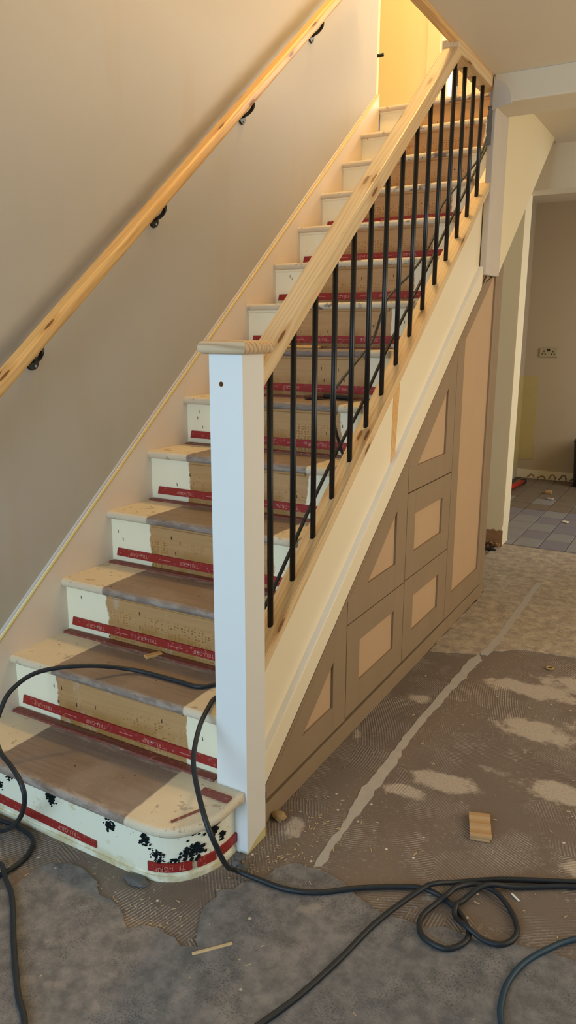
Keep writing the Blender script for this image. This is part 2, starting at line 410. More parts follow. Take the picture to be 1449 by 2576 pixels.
# plaster nib closing the stair side, with the cream bulkhead above the raking soffit
nib = struct(prism('wall_stair_side', [(2.272, 1.655), (2.50, 1.661), (2.50, 2.56), (2.272, 2.47)], 'x', 0.872, 0.903, 'grey_plaster', None, 0.004))
prism('bulkhead_panel', [(2.498, 1.672), (3.62, 2.545), (3.62, 2.66), (2.498, 2.66)], 'x', 0.8685, 0.9005, 'cream_wall', nib)
prism('soffit_panel', [(2.49, 1.66), (3.66, 2.57), (3.66, 2.60), (2.49, 1.69)], 'x', 0.0, 0.865, 'cream_wall', nib)
# curved plaster blend from the nib to the beam
bm = bmesh.new()
poly = [(0.899, 2.46), (0.899, 2.33)]+[(0.905+0.075*math.sin(a), 2.345+0.095*math.cos(a)) for a in [math.pi/2*(1-t/6) for t in range(7)]]
add_prism(bm, poly, 'y', 2.2235, 2.235)
bm_obj('plaster_blend', bm, 'grey_plaster', nib)

# wall with the kitchen doorway
wd = struct(box('wall_far', -0.14, 0.729, 3.675, 3.848, 0, 2.487, 'cream_wall'))
box('door_head', 0.729, 1.75, 3.675, 3.848, 2.236, 2.66, 'ceiling_paint', wd)
box('door_side', 1.75, XR+0.1, 3.675, 3.848, 0, 2.66, 'cream_wall', wd)
box('reveal_plaster', 0.727, 0.733, 3.677, 3.846, 0.14, 2.236, 'cream_wall', wd)
pts = [(0.45, 0.0), (0.735, 0.0)]+[(0.735-0.285*t/14, 0.11+0.03*noise.noise(Vector((t*0.8, 3, 1)))) for t in range(15)]
plb = prism('broken_plaster_base', pts, 'y', 3.664, 3.677, 'brick_brown', wd)
bm = bmesh.new()
for i in range(40): lump_bm(bm, (0.58+0.16*random.random(), 3.655-0.02*random.random(), 0.006+0.03*random.random()**2), 0.012, 0.010, 0.006, i, 0.7, 1, 4)
bm_obj('plaster_crumbs', bm, 'brick_brown', wd)
# kitchen shell
box_k = struct(box('wall_kitchen_back', -0.1, 2.8, 6.34, 6.44, 0, 2.62, 'kitchen_paint'))
kl = struct(box('wall_kitchen_left', 0.10, 0.215, 3.848, 6.34, 0, 2.62, 'kitchen_paint'))
struct(box('wall_kitchen_right', 2.7, 2.8, 5.8, 6.34, 0, 2.62, 'kitchen_paint'))
struct(box('ceiling_kitchen', 0.1, 2.8, 3.848, 6.44, 2.58, 2.66, 'ceiling_paint'))
plain('old_yellow_paint', (192, 172, 116), 0.6, 0.3, 0.08, 8)
prism('old_paint_patch', [(0.216, 0.18), (0.36, 0.19), (0.352, 0.95), (0.356, 1.0), (0.216, 1.005)], 'y', 6.337, 6.341, 'old_yellow_paint', box_k)
prism('old_paint_patch', [(5.6, 0.12), (6.34, 0.12), (6.34, 1.005), (5.6, 1.0)], 'x', 0.2145, 0.217, 'old_yellow_paint', kl)
struct(box('baseboard_kitchen', 0.216, 2.7, 6.325, 6.341, 0, 0.085, 'cream_wall'))
for i in range(5):
    bm = bmesh.new(); x0 = 0.33+i*0.10
    hh = random.uniform(.02, .05); pts = [(x0+0.07*t-0.01+0.012*random.random(), 6.3245, 0.010+hh*math.sin(math.pi*t**1.3)) for t in [j/8 for j in range(9)]]
    tube_bm(bm, [Vector(p) for p in pts], 0.006+0.004*random.random(), 6)
    bm_obj('glue_swirl', bm, 'brick_brown', bpy.data.objects['baseboard_kitchen'], smooth=True)

# upstairs landing
land = struct(box('floor_landing', -1.3, 0.86, 3.094+0.02, 5.6, 2.60, 2.66, 'tread_surface'))
struct(box('wall_landing_back', -1.3, -0.03, 4.02, 4.12, 2.6, 5.0, 'yellow_wall'))
tr = struct(box('trim_2', -0.06, 0.035, 3.995, 4.03, 2.66, 4.75, 'yellow_wall', None, 0.004))
box('door_stop', 0.035, 0.085, 4.02, 4.12, 2.66, 4.70, 'white_wall', tr)
struct(box('wall_landing_room', -1.4, 2.6, 5.3, 5.4, 2.6, 5.0, 'white_wall'))
struct(box('wall_landing_left', -1.4, -1.3, 3.0, 4.12, 2.6, 5.0, 'yellow_wall'))
struct(box('wall_landing_divider', -1.3, -0.14, 2.97, 3.09, 2.6, 5.0, 'wall_paint'))
struct(box('ceiling_landing', -1.4, 3.7, YB-0.1, 5.5, 5.0, 5.1, 'white_wall'))
struct(box('wall_upstairs_right', 2.6, 2.7, -1.0, 5.5, 2.66, 5.0, 'white_wall'))
struct(box('floor_upstairs', 0.9, 2.7, 2.24, 5.5, 2.575+0.09, 2.70, 'tread_surface'))
struct(box('wall_upstairs_front', -0.14, 2.7, -1.1, -0.95, 2.66, 5.0, 'white_wall'))
# ------------------------------------------------------------------ floor of the hall
floor = struct(box('floor', -0.14, XR+0.1, YB-0.1, 3.76, -0.06, 0.0, 'floor_adhesive'))
def patch(name, pts, z, mat, seed, jag=0.006, sub=3):
    """thin irregular slab lying on the floor, with a chipped edge"""
    out = []; n = len(pts)
    for i in range(n):
        a = Vector(pts[i]).to_2d() if len(pts[i]) > 2 else Vector(pts[i]); b = Vector(pts[(i+1) % n])
        for s in range(sub):
            p = a.lerp(b, s/sub); q = Vector((p.x*30+seed, p.y*30, 0))
            out.append((p.x+jag*noise.noise(q), p.y+jag*noise.noise(q+Vector((9, 9, 9)))))
    bm = bmesh.new(); A = [bm.verts.new((x, y, -0.001)) for x, y in out]; B = [bm.verts.new((x, y, z)) for x, y in out]
    f = bm.faces.new(B)
    for i in range(len(out)): bm.faces.new((A[i], A[(i+1) % len(out)], B[(i+1) % len(out)], B[i]))
    bmesh.ops.triangulate(bm, faces=[f])
    return bm_obj(name, bm, mat, floor)
edge = [(0.30, -0.36), (0.435, -0.205), (0.451, -0.179), (0.453, -0.134), (0.453, -0.099), (0.479, -0.066), (0.521, -0.04), (0.578, -0.045), (0.629, -0.06), (0.664, -0.09),
        (0.706, -0.091), (0.752, -0.104), (0.803, -0.139), (0.831, -0.112), (0.865, -0.1), (0.886, -0.11), (0.919, -0.106), (0.946, -0.118), (0.981, -0.101), (0.945, -0.047),
        (0.924, -0.006), (0.927, 0.052), (0.919, 0.076), (0.951, 0.09), (0.957, 0.128), (0.991, 0.156), (1.002, 0.189), (1.009, 0.22), (1.039, 0.259), (1.091, 0.267), (1.14, 0.267),
        (1.202, 0.251), (1.234, 0.231), (1.298, 0.212), (1.362, 0.214), (1.403, 0.215), (1.424, 0.216), (1.456, 0.242), (1.496, 0.243), (1.554, 0.247), (1.62, 0.271), (1.69, 0.291),
        (1.753, 0.287), (2.1, 0.35), (2.5, 0.30), (3.55, 0.2), (3.55, -3.3), (0.05, -3.3), (0.0, -0.9)]
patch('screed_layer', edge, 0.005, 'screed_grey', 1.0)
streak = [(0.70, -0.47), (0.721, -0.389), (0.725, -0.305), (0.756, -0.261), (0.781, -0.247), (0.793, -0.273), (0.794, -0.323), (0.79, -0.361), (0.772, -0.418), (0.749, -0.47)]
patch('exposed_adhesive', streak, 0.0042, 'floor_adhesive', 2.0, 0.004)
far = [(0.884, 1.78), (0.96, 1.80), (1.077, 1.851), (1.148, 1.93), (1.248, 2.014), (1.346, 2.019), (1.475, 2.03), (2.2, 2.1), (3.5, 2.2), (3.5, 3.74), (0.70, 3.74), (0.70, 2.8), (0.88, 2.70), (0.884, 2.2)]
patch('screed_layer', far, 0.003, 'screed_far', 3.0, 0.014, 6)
dust = [(1.086, 0.268), (1.075, 0.504), (1.054, 0.651), (1.058, 0.83), (1.055, 1.024), (1.062, 1.427), (1.069, 1.78), (1.092, 1.862), (1.12, 1.80), (1.095, 1.40), (1.083, 1.2), (1.085, 0.956), (1.096, 0.839), (1.100, 0.625), (1.098, 0.411), (1.108, 0.285)]
patch('dust_line', dust, 0.0018, 'dust_pale', 4.0, 0.010, 8)
dust2 = [(1.094, 1.86), (1.105, 2.1), (1.10, 2.5), (1.10, 3.0), (1.13, 3.0), (1.135, 2.5), (1.14, 2.1), (1.13, 1.86)]
patch('dust_line', dust2, 0.0040, 'dust_pale', 5.0, 0.010, 8)
# kitchen floor with single tiles
kf = struct(box('floor_kitchen', 0.1, 2.8, 3.76, 6.44, -0.06, -0.004, 'kitchen_grout'))
tw, th = 0.172, 0.232
tmesh = {}
def tile_mesh(i):
    bm = bmesh.new(); add_prism(bm, [(-tw/2+.003, -th/2+.003), (tw/2-.003, -th/2+.003), (tw/2-.003, th/2-.003), (-tw/2+.003, th/2-.003)], 'z', -0.012, 0.0)
    bmesh.ops.bevel(bm, geom=[e for e in bm.edges if all(v.co.z > -0.001 for v in e.verts)], offset=0.002, segments=1, affect='EDGES')
    me = bpy.data.meshes.new('tile'); bm.to_mesh(me); bm.free()
    me.materials.append(MAT[('tile_lilac', 'tile_grey', 'tile_brown')[i]]); return me
for i in range(3): tmesh[i] = tile_mesh(i)
for r in range(11):
    for c_ in range(12):
        x = 0.27+tw*(c_+0.5)-0.006; y = 3.765+th*(r+0.5)
        if y > 6.3 or x > 2.35: continue
        kind = 2 if (y > 5.4 or (y > 5.0 and random.random() < 0.5)) else (0 if random.random() < 0.55 else 1)
        o = bpy.data.objects.new('tile', tmesh[kind]); COL.objects.link(o); o.parent = kf
        o.location = (x, y, 0.001+random.uniform(-0.0015, 0.0015)); o.rotation_euler = (random.uniform(-.006, .006), random.uniform(-.006, .006), 0)

# ================================================================== STAIRCASE
NT_ = 14
st = thing('staircase', 'stripped timber staircase with painted edges and red gripper strips', 'staircase', (0.42, 0.0, 0.0))
# lettering mesh (upside down on the risers)
def text_mesh(txt, size):
    cu = bpy.data.curves.new('lettering', 'FONT'); cu.body = txt; cu.size = size; cu.extrude = 0.0004; cu.resolution_u = 2
    cu.align_x = 'CENTER'; cu.align_y = 'CENTER'
    o = bpy.data.objects.new('lettering', cu); COL.objects.link(o)
    dg = bpy.context.evaluated_depsgraph_get(); me = bpy.data.meshes.new_from_object(o.evaluated_get(dg))
    bpy.data.objects.remove(o); bpy.data.curves.remove(cu); return me
TXT = text_mesh('TRU-GRIP', 0.019)
def add_text(bm, mat, idx):
    n0 = len(bm.faces); bm.from_mesh(TXT); bm.faces.ensure_lookup_table()
    vs = {v for f in bm.faces[n0:] for v in f.verts}
    for v in vs: v.co = mat @ v.co
    for f in bm.faces[n0:]: f.material_index = idx
def face_riser(x, y, z):      # text plane facing -Y, turned upside down
    return Matrix.Translation((x, y, z)) @ Matrix.Rotation(math.pi/2, 4, 'X') @ Matrix.Rotation(math.pi, 4, 'Z')
def round_tread(poly_x, k_, parent):
    """tread with half-round nosing: profile in (y,z) swept along x"""
    y0 = (k_-1)*GO; z1 = k_*RISE; t = 0.028
    prof = [(y0+GO+0.03, z1), (y0+0.008, z1)]+[(y0+0.012-0.014*math.sin(a), z1-t/2+t/2*math.cos(a)) for a in [math.pi*j/8 for j in range(1, 8)]]+[(y0+0.012, z1-t), (y0+GO+0.03, z1-t)]
    return prof
ZTXT = [0.13, 0.30, 0.52, 0.70]
for kk in range(2, NT_+1):
    y0 = (kk-1)*GO; z1 = kk*RISE
    yr = y0+0.020
    ri = prism('riser', [(0.0, z1-RISE-0.002), (0.822, z1-RISE-0.002), (0.822, z1-0.026), (0.0, z1-0.026)], 'y', yr, yr+0.015, 'riser_surface', st)
    prof = round_tread(None, kk, st)
    td = prism('tread', prof, 'x', -0.001, 0.823, 'tread_surface', st)
    # scotia under the nosing
    prism('scotia', [(yr+0.001, z1-0.028), (yr-0.008, z1-0.028), (yr-0.006, z1-0.035), (yr+0.001, z1-0.040)], 'x', 0.19 if kk < 7 else 0.0, 0.68 if kk < 9 else 0.822, 'riser_surface', ri)
    if kk <= 11:
        zb = z1-RISE; x0 = 0.012+0.02*random.random(); x1 = 0.80 if kk < 8 else 0.79
        bm = bmesh.new(); add_prism(bm, [(x0, zb+0.024), (x1, zb+0.024+random.uniform(-.004, .004)), (x1, zb+0.052), (x0+0.006, zb+0.053)], 'y', yr-0.006, yr+0.001)
        xs = x0+0.09+0.05*random.random()
        while xs < x1-0.07:
            add_text(bm, face_riser(xs, yr-0.0062, zb+0.038), 1)
            if xs+0.135 < x1-0.03: 
                f0 = len(bm.faces); add_prism(bm, [(xs+0.095, zb+0.0365), (xs+0.145, zb+0.0365), (xs+0.145, zb+0.0385), (xs+0.095, zb+0.0385)], 'y', yr-0.0068, yr-0.005)
                bm.faces.ensure_lookup_table()
                for f in bm.faces[f0:]: f.material_index = 1
            xs += 0.225
        bm_obj('gripper_strip', bm, ['strip_red', 'strip_letters'], ri)
        xn = x0+0.12
        while xn < x1-0.03:
            bm = bmesh.new(); bmesh.ops.create_cone(bm, cap_ends=True, segments=8, radius1=0.0035, radius2=0.0025, depth=0.003, matrix=Matrix.Translation((xn, yr-0.0072, zb+0.040)) @ Matrix.Rotation(math.pi/2, 4, 'X'))
            bm_obj('nail', bm, 'steel', ri); xn += 0.21
    # strip on the back of the tread below
    if 2 <= kk <= 8:
        zt = z1-RISE; x0 = -0.0 if kk > 2 else 0.0
        prism('tread_gripper_strip', [(yr-0.034, zt-0.001), (yr-0.032, zt+0.006), (yr-0.006, zt+0.006), (yr-0.004, zt-0.001)], 'x', 0.004+0.01*random.random(), 0.80, 'strip_worn', td)
# staples left in the risers
for kk in range(2, 10):
    for j in range(7):
        x = random.uniform(0.03, 0.78); z = kk*RISE-random.uniform(0.05, 0.12); y = (kk-1)*GO+0.0185
        bm = bmesh.new(); tube_bm(bm, [Vector((x, y+0.004, z)), Vector((x, y-0.001, z)), Vector((x+0.001, y-0.001, z-0.010)), Vector((x, y+0.004, z-0.010))], 0.0009, 5)
        bm_obj('staple', bm, 'rusty_staple', st)
# first step: bull-nosed tread and bent riser
def outline_tread(off):
    base = [(-0.001, -0.012), (0.40, -0.016), (0.68, -0.018), (0.757, -0.017), (0.803, -0.010), (0.840, 0.008), (0.864, 0.034), (0.882, 0.066), (0.897, 0.105), (0.903, 0.145), (0.903, 0.226)]
    base = [(p.x, p.y) for p in catmull([(x, y, 0) for x, y in base], 4)]
    out = []
    for i, p in enumerate(base):
        a = Vector(base[max(i-1, 0)]); b = Vector(base[min(i+1, len(base)-1)]); t = (b-a).normalized(); nrm = Vector((t.y, -t.x))
        out.append((p[0]+nrm.x*off*(i > 0 and i < len(base)-1 or i == 0) , p[1]+nrm.y*off))
    return out
bm = bmesh.new(); rows = []
for a in [math.pi*j/8 for j in range(9)]:
    off = 0.012*math.sin(a)-0.012; z = 0.19-0.014+0.014*math.cos(a)
    rows.append([bm.verts.new((x, y, z)) for x, y in outline_tread(off)]+[bm.verts.new((0.815, 0.226, z)), bm.verts.new((0.815, 0.27, z)), bm.verts.new((-0.001, 0.27, z))])
n = len(rows[0])
for A, B in zip(rows, rows[1:]):
    for j in range(n): bm.faces.new((A[j], A[(j+1) % n], B[(j+1) % n], B[j]))
bm.faces.new(rows[0]); bm.faces.new(rows[-1])
td1 = bm_obj('tread', bm, 'tread_surface', st)
rb = [(-0.001, 0.020), (0.40, 0.018), (0.66, 0.018), (0.735, 0.022), (0.784, 0.038), (0.822, 0.068), (0.846, 0.104), (0.862, 0.142), (0.870, 0.18), (0.870, 0.228)]
rb2 = [(p.x, p.y) for p in catmull([(x, y, 0) for x, y in rb], 3)]
def bent(name, pts, z0, z1, t, mat, parent, out=0.0, taper=0.0):
    """board bent along a plan curve"""
    bm = bmesh.new(); rings = []
    for i, p in enumerate(pts):
        a = Vector(pts[max(i-1, 0)]); b = Vector(pts[min(i+1, len(pts)-1)]); tt = (b-a).normalized(); nr = Vector((tt.y, -tt.x)); q = Vector(p)+nr*out
        o_ = q-nr*t
        za = z0(i/(len(pts)-1)) if callable(z0) else z0; zb = z1(i/(len(pts)-1)) if callable(z1) else z1
        rings.append([bm.verts.new((q.x, q.y, za)), bm.verts.new((q.x, q.y, zb)), bm.verts.new((o_.x, o_.y, zb)), bm.verts.new((o_.x, o_.y, za))])
    for A, B in zip(rings, rings[1:]):
        for j in range(4): bm.faces.new((A[j], A[(j+1) % 4], B[(j+1) % 4], B[j]))
    bm.faces.new(rings[0]); bm.faces.new(rings[-1])
    return bm_obj(name, bm, mat, parent)
ri1 = bent('riser', rb2, 0.0, 0.163, 0.012, 'first_riser_paint', st)
bent('base_bead', rb2, 0.0, 0.016, 0.012, 'first_riser_paint', ri1, out=0.004)
# gripper strips on the first riser
bent('gripper_strip', [(0.02, 0.020), (0.2, 0.0195), (0.4, 0.018), (0.56, 0.018)], lambda t: 0.043-0.012*t, lambda t: 0.072-0.022*t, 0.008, 'strip_red', ri1, out=0.006)
seg = [p for p in rb2 if p[0] > 0.735]
bent('gripper_strip', seg[:8], 0.030, 0.055, 0.008, 'strip_red', ri1, out=0.006)
bent('gripper_strip', seg[8:13], 0.030, 0.055, 0.008, 'strip_red', ri1, out=0.006)
bent('gripper_strip', seg[13:], 0.032, 0.058, 0.008, 'strip_red', ri1, out=0.006)
bm = bmesh.new(); add_text(bm, face_riser(0.46, 0.0115, 0.048), 0); bm_obj('lettering', bm, 'strip_letters', ri1)
bm = bmesh.new(); add_text(bm, Matrix.Translation((0.793, 0.036, 0.043)) @ Matrix.Rotation(math.radians(38), 4, 'Z') @ Matrix.Rotation(math.pi/2, 4, 'X') @ Matrix.Rotation(math.pi, 4, 'Z'), 0)
bm_obj('lettering', bm, 'strip_letters', ri1)
# black foam underlay stuck to the first riser
for i, (x, y, z, r1, r2) in enumerate([(0.224, .018, .142, .010, .013), (0.181, .018, .098, .009, .010), (0.392, .018, .125, .019, .017), (0.611, .018, .116, .016, .018), (0.726, .020, .116, .014, .017),
        (0.755, .028, .078, .015, .011), (0.832, .083, .078, .030, .024), (0.834, .085, .137, .017, .013), (0.862, .135, .128, .020, .024), (0.868, .165, .088, .008, .014), (0.80, .050, .062, .012, .006), (0.765, .03, .060, .010, .005)]):
    bm = bmesh.new()
    ang = 0 if x < 0.74 else min(1.35, (x-0.735)*9.5)
    for j in range(60):
        u = random.gauss(0, 0.52)*r1; v = random.gauss(0, 0.52)*r2; s = 0.10+0.16*random.random()
        lump_bm(bm, (x+u*math.cos(ang), y+u*math.sin(ang)-0.001*math.cos(ang), z+v), r1*s*max(0.25, math.cos(ang))+0.001, 0.003+r1*s*math.sin(ang), r2*s, i*20+j, 0.6, 1, 5)
    bm_obj('foam_residue', bm, 'foam_black', ri1)
# loose gripper end and nails on the first tread
box('gripper_offcut', 0.800, 0.888, 0.163, 0.188, 0.189, 0.197, 'strip_worn', td1, 0.001)
# wall string with caulk bead
def zs(y): return 0.443+0.79*(y-0.205)
ws = prism('wall_string', [(-0.05, 0.0), (0.9, 0.0), (3.094, 2.0), (3.094, zs(3.094)), (-0.05, zs(-0.05))], 'x', -0.022, 0.0, 'wall_string_paint', st)
bm = bmesh.new(); tube_bm(bm, [Vector((-0.001, y, zs(y)+0.001)) for y in (-0.05, 1.0, 2.0, 3.094)], 0.0035, 8); bm_obj('caulk_bead', bm, 'caulk_yellow', ws, smooth=True)
bm = bmesh.new(); tube_bm(bm, [Vector((-0.019, y, zs(y)+0.001)) for y in (-0.05, 1.0, 2.0, 3.094)], 0.006, 8); bm_obj('filler_bead', bm, 'grey_plaster', ws, smooth=True)
# outer string, base capping and lower moulding
def zb_(y): return 0.530+0.789*(y-0.35)       # top of the base rail
def zt_(y): return 0.290+0.765*(y-0.44)       # top of the lower moulding
def zm_(y): return 0.134+0.765*(y-0.355)      # bottom of the lower moulding
os_ = prism('outer_string', [(0.322, zm_(0.322)), (2.60, zm_(2.60)), (2.60, zb_(2.60)-0.038), (0.322, zb_(0.322)-0.038)], 'x', 0.824, 0.868, 'string_paint', st)
prism('string_moulding', [(0.323, zm_(0.323)), (2.272, zm_(2.272)), (2.272, zt_(2.272)), (0.323, zt_(0.323))], 'x', 0.867, 0.889, 'string_paint', os_, 0.003, 2)
prism('white_strip', [(0.323, zt_(0.323)-0.002), (2.27, zt_(2.27)-0.002), (2.27, zt_(2.27)+0.0012), (0.323, zt_(0.323)+0.0012)], 'x', 0.8675, 0.886, 'trim_white', os_)  # near-white strip covering the whole sloping top face of the moulding
prism('bare_timber_strip', [(1.275, zt_(1.275)+.001), (1.318, zt_(1.318)+.001), (1.350, zb_(1.35)-0.046), (1.285, zb_(1.285)-0.046)], 'x', 0.867, 0.8688, 'pine_plain', os_)

# ================================================================== BALUSTRADE
bal = thing('balustrade', 'open pine balustrade with slim round black metal balusters beside the stairs', 'balustrade', (0.862, 0.35, 0.53))
S = 0.789; sec = math.sqrt(1+S*S)
def rail(name, x0, x1, ya, yb, ztop, slope, vert_t, mat, parent, chamfer=0.004, seg=3):
    """pitched rail with plumb-cut ends; length along local X"""
    m = slope_matrix((x0+x1)/2, ya, ztop, slope); a = math.atan(slope); L = (yb-ya)/math.cos(a); t = vert_t*math.cos(a); wd_ = (x1-x0)/2
    sh = math.tan(a)*t
    bm = bmesh.new()
    P = [(0, 0), (L, 0), (L-sh, -t), (-sh, -t)]
    A = [bm.verts.new((p[0], -wd_, p[1])) for p in P]; B = [bm.verts.new((p[0], wd_, p[1])) for p in P]
    bm.faces.new(A); bm.faces.new(B)
    for i in range(4): bm.faces.new((A[i], A[(i+1) % 4], B[(i+1) % 4], B[i]))
    if chamfer:
        ed = [e for e in bm.edges if abs((e.verts[0].co-e.verts[1].co).y) < 1e-6 and abs((e.verts[0].co-e.verts[1].co).x) > L*0.8]
        bmesh.ops.bevel(bm, geom=ed, offset=chamfer, segments=seg, profile=0.5, affect='EDGES')
    return bm_obj(name, bm, mat, parent, m)
rail('base_rail', 0.829, 0.894, 0.318, 2.275, zb_(0.318), 0.789, 0.040, 'pine_handrail', bal, 0.002, 1)
# handrail: pitched rail with a shallow groove line along its flank
SH = 0.80
def zh(y): return 1.386+SH*(y-0.436)
rail('handrail', 0.829, 0.894, 0.322, 1.790, zh(0.322), SH, 0.062, 'pine_handrail', bal, 0.010, 4)
hr2 = box('top_rail', 0.0, 0.56, -0.033, 0.033, 0.0, 0.044, 'pine_handrail', bal, 0.002, 1,
          mw=Matrix.Translation((0.862, 1.748, 2.418)) @ Matrix.Rotation(math.pi/2, 4, 'Z'))
box('opening_trim', 0.0, 3.214, -0.018, 0.018, 0.0, 0.16, 'pine_plain', bal, 0.002, 1,
    mw=Matrix.Translation((0.876, -0.94, 2.450)) @ Matrix.Rotation(math.pi/2, 4, 'Z'))
# balusters
for i in range(15):
    y = 0.430+i*0.1257
    zl_ = zb_(y)-0.012; zu = zh(y)-0.045 if y < 1.80 else 2.425
    bm = bmesh.new()
    bmesh.ops.create_cone(bm, cap_ends=True, segments=20, radius1=0.0085, radius2=0.0085, depth=zu-zl_, matrix=Matrix.Translation((0.862, y, (zu+zl_)/2)))
    bm_obj('baluster', bm, 'black_metal', bal, smooth=True)
# newel post
nw = thing('newel_post', 'tall square white painted newel post with a bare wooden cap', 'newel post', (0.8615, 0.2745, 0.0))
bm = bmesh.new(); add_prism(bm, [(0.814, 0.227), (0.909, 0.227), (0.909, 0.322), (0.814, 0.322)], 'z', 0.0, 1.343)
bmesh.ops.recalc_face_normals(bm, faces=bm.faces); bm.normal_update()
ff = [f for f in bm.faces if f.normal.y < -0.9][0]; oe = list(ff.edges); bmesh.ops.delete(bm, geom=[ff], context='FACES_ONLY')
hv = [[bm.verts.new((0.848+0.0062*math.cos(2*math.pi*t/20), yy, 1.272+0.0062*math.sin(2*math.pi*t/20))) for t in range(20)] for yy in (0.227, 0.257)]
he = [bm.edges.new((hv[0][t], hv[0][(t+1) % 20])) for t in range(20)]
bmesh.ops.triangle_fill(bm, use_beauty=True, use_dissolve=False, edges=oe+he, normal=(0, -1, 0))
hf = [bm.faces.new((hv[0][t], hv[0][(t+1) % 20], hv[1][(t+1) % 20], hv[1][t])) for t in range(20)]+[bm.faces.new(hv[1])]
for f in hf: f.material_index = 1
bm_obj('post', bm, ['white_gloss', 'pine_plain'], nw)
plain('old_varnish', (206, 194, 140), 0.5, 0.3, 0.15, 20)
prism('unpainted_base', [(0.2275, 0.0), (0.3215, 0.0), (0.3215, 0.030), (0.28, 0.024), (0.2275, 0.004)], 'x', 0.905, 0.9096, 'old_varnish', nw)
bm = bmesh.new(); add_prism(bm, [(-0.067, -0.067), (0.067, -0.067), (0.067, 0.067), (-0.067, 0.067)], 'z', 0.0, 0.032)
bmesh.ops.recalc_face_normals(bm, faces=bm.faces)
bmesh.ops.bevel(bm, geom=[e for e in bm.edges if abs(e.verts[0].co.z-e.verts[1].co.z) < 1e-6], offset=0.0145, segments=6, profile=0.5, affect='EDGES')
bm_obj('cap', bm, 'pine_cap', nw, Matrix.Translation((0.8615, 0.2745, 1.342)))

# ================================================================== WALL HANDRAIL
wh = thing('wall_handrail', 'pine handrail with dark knots running up the left wall on black brackets', 'handrail', (0.0, 0.2, 1.25))
def zw(y): return 1.258+0.797*(y-0.223)
rail('rail', 0.028, 0.086, -0.05, 2.75, zw(-0.05), 0.797, 0.052, 'pine_wallrail', wh, 0.014, 5)
for i, y in enumerate([0.433, 1.058, 1.668, 2.288]):
    zc = zw(y)-0.120; yt = y-0.026
    br = bm_obj('bracket', (lambda bm: (tube_bm(bm, catmull([(-0.014, y, zc), (0.010, y-0.012, zc), (0.032, y-0.022, zc+0.003), (0.053, y-0.029, zc+0.014), (0.060, y-0.028, zc+0.030), (0.057, yt, zw(yt)-0.050)], 6), 0.0075, 10), bm)[1])(bmesh.new()), 'black_metal', wh, smooth=True)
    bm = bmesh.new(); bmesh.ops.create_cone(bm, cap_ends=True, segments=24, radius1=0.026, radius2=0.023, depth=0.009, matrix=Matrix.Translation((-0.0165, y, zc-0.006)) @ Matrix.Rotation(math.pi/2, 4, 'Y'))
    bm_obj('wall_plate', bm, 'black_metal', br, smooth=False)
    bm = bmesh.new(); bmesh.ops.create_uvsphere(bm, u_segments=10, v_segments=6, radius=0.004, matrix=Matrix.Translation((-0.011, y+0.008, zc-0.018)))
    bm_obj('screw', bm, 'steel', br, smooth=True)
    m = slope_matrix(0.057, yt, zw(yt)-0.0525, 0.797)
    box('saddle', -0.03, 0.03, -0.012, 0.012, -0.004, 0.002, 'black_metal', br, 0.001, 1, mw=m)

# ================================================================== UNDER-STAIRS CABINET
cab = thing('understairs_cabinet', 'bare MDF under-stairs cabinet with panelled sloping door and drawer fronts', 'cabinet', (0.88, 1.5, 0.0))
XF = 0.882
def zc_(y): return 0.112+0.766*(y-0.368)
def cboard(name, poly, parent, mat='mdf_frame', x0=None, x1=XF, bevel=0.0008):
    return prism(name, poly, 'x', XF-0.018 if x0 is None else x0, x1, mat, parent, bevel, 1)
prism('carcass', [(0.345, 0.0), (2.655, 0.0), (2.655, 1.66), (2.36, 1.63), (0.345, 0.095)], 'x', 0.40, 0.80, 'mdf_frame', cab)
cboard('plinth', [(0.335, 0.0), (2.662, 0.0), (2.662, 0.074), (0.335, 0.062)], cab)
cboard('edge_strip', [(0.335, zc_(0.335)-0.004), (2.405, zc_(2.405)-0.004), (2.405, zc_(2.405)+0.016), (0.335, zc_(0.335)+0.016)], cab, x1=XF+0.002)
cboard('end_panel', [(2.588, 0.076), (2.662, 0.076), (2.662, 1.79), (2.588, 1.73)], cab, x0=0.80)
G = 0.0022
def zs2(y): return zc_(y)-0.010          # sloping top of the door fronts
def front(name, label=None):
    e = bpy.data.objects.new(name, None); COL.objects.link(e); WORLD[e.name] = Matrix.Identity(4); attach(e, cab); e.matrix_parent_inverse = Matrix.Identity(4)
    e.location = -Vector((0.88, 1.5, 0.0)); return e
def rect_front(name, y0, y1, z0, z1, py0, py1, pz0, pz1):
    y0 += G; y1 -= G; z0 += G; z1 -= G
    pn = cboard(name, [(y0+.004, z0+.004), (y1-.004, z0+.004), (y1-.004, z1-.004), (y0+.004, z1-.004)], cab, 'mdf_panel', XF-0.018, XF-0.009)
    cboard('stile', [(y0, z0), (py0, z0), (py0, z1), (y0, z1)], pn, x0=XF-0.012); cboard('stile', [(py1, z0), (y1, z0), (y1, z1), (py1, z1)], pn, x0=XF-0.012)
    cboard('rail', [(py0, z0), (py1, z0), (py1, pz0), (py0, pz0)], pn, x0=XF-0.012); cboard('rail', [(py0, pz1), (py1, pz1), (py1, z1), (py0, z1)], pn, x0=XF-0.012)
    return pn
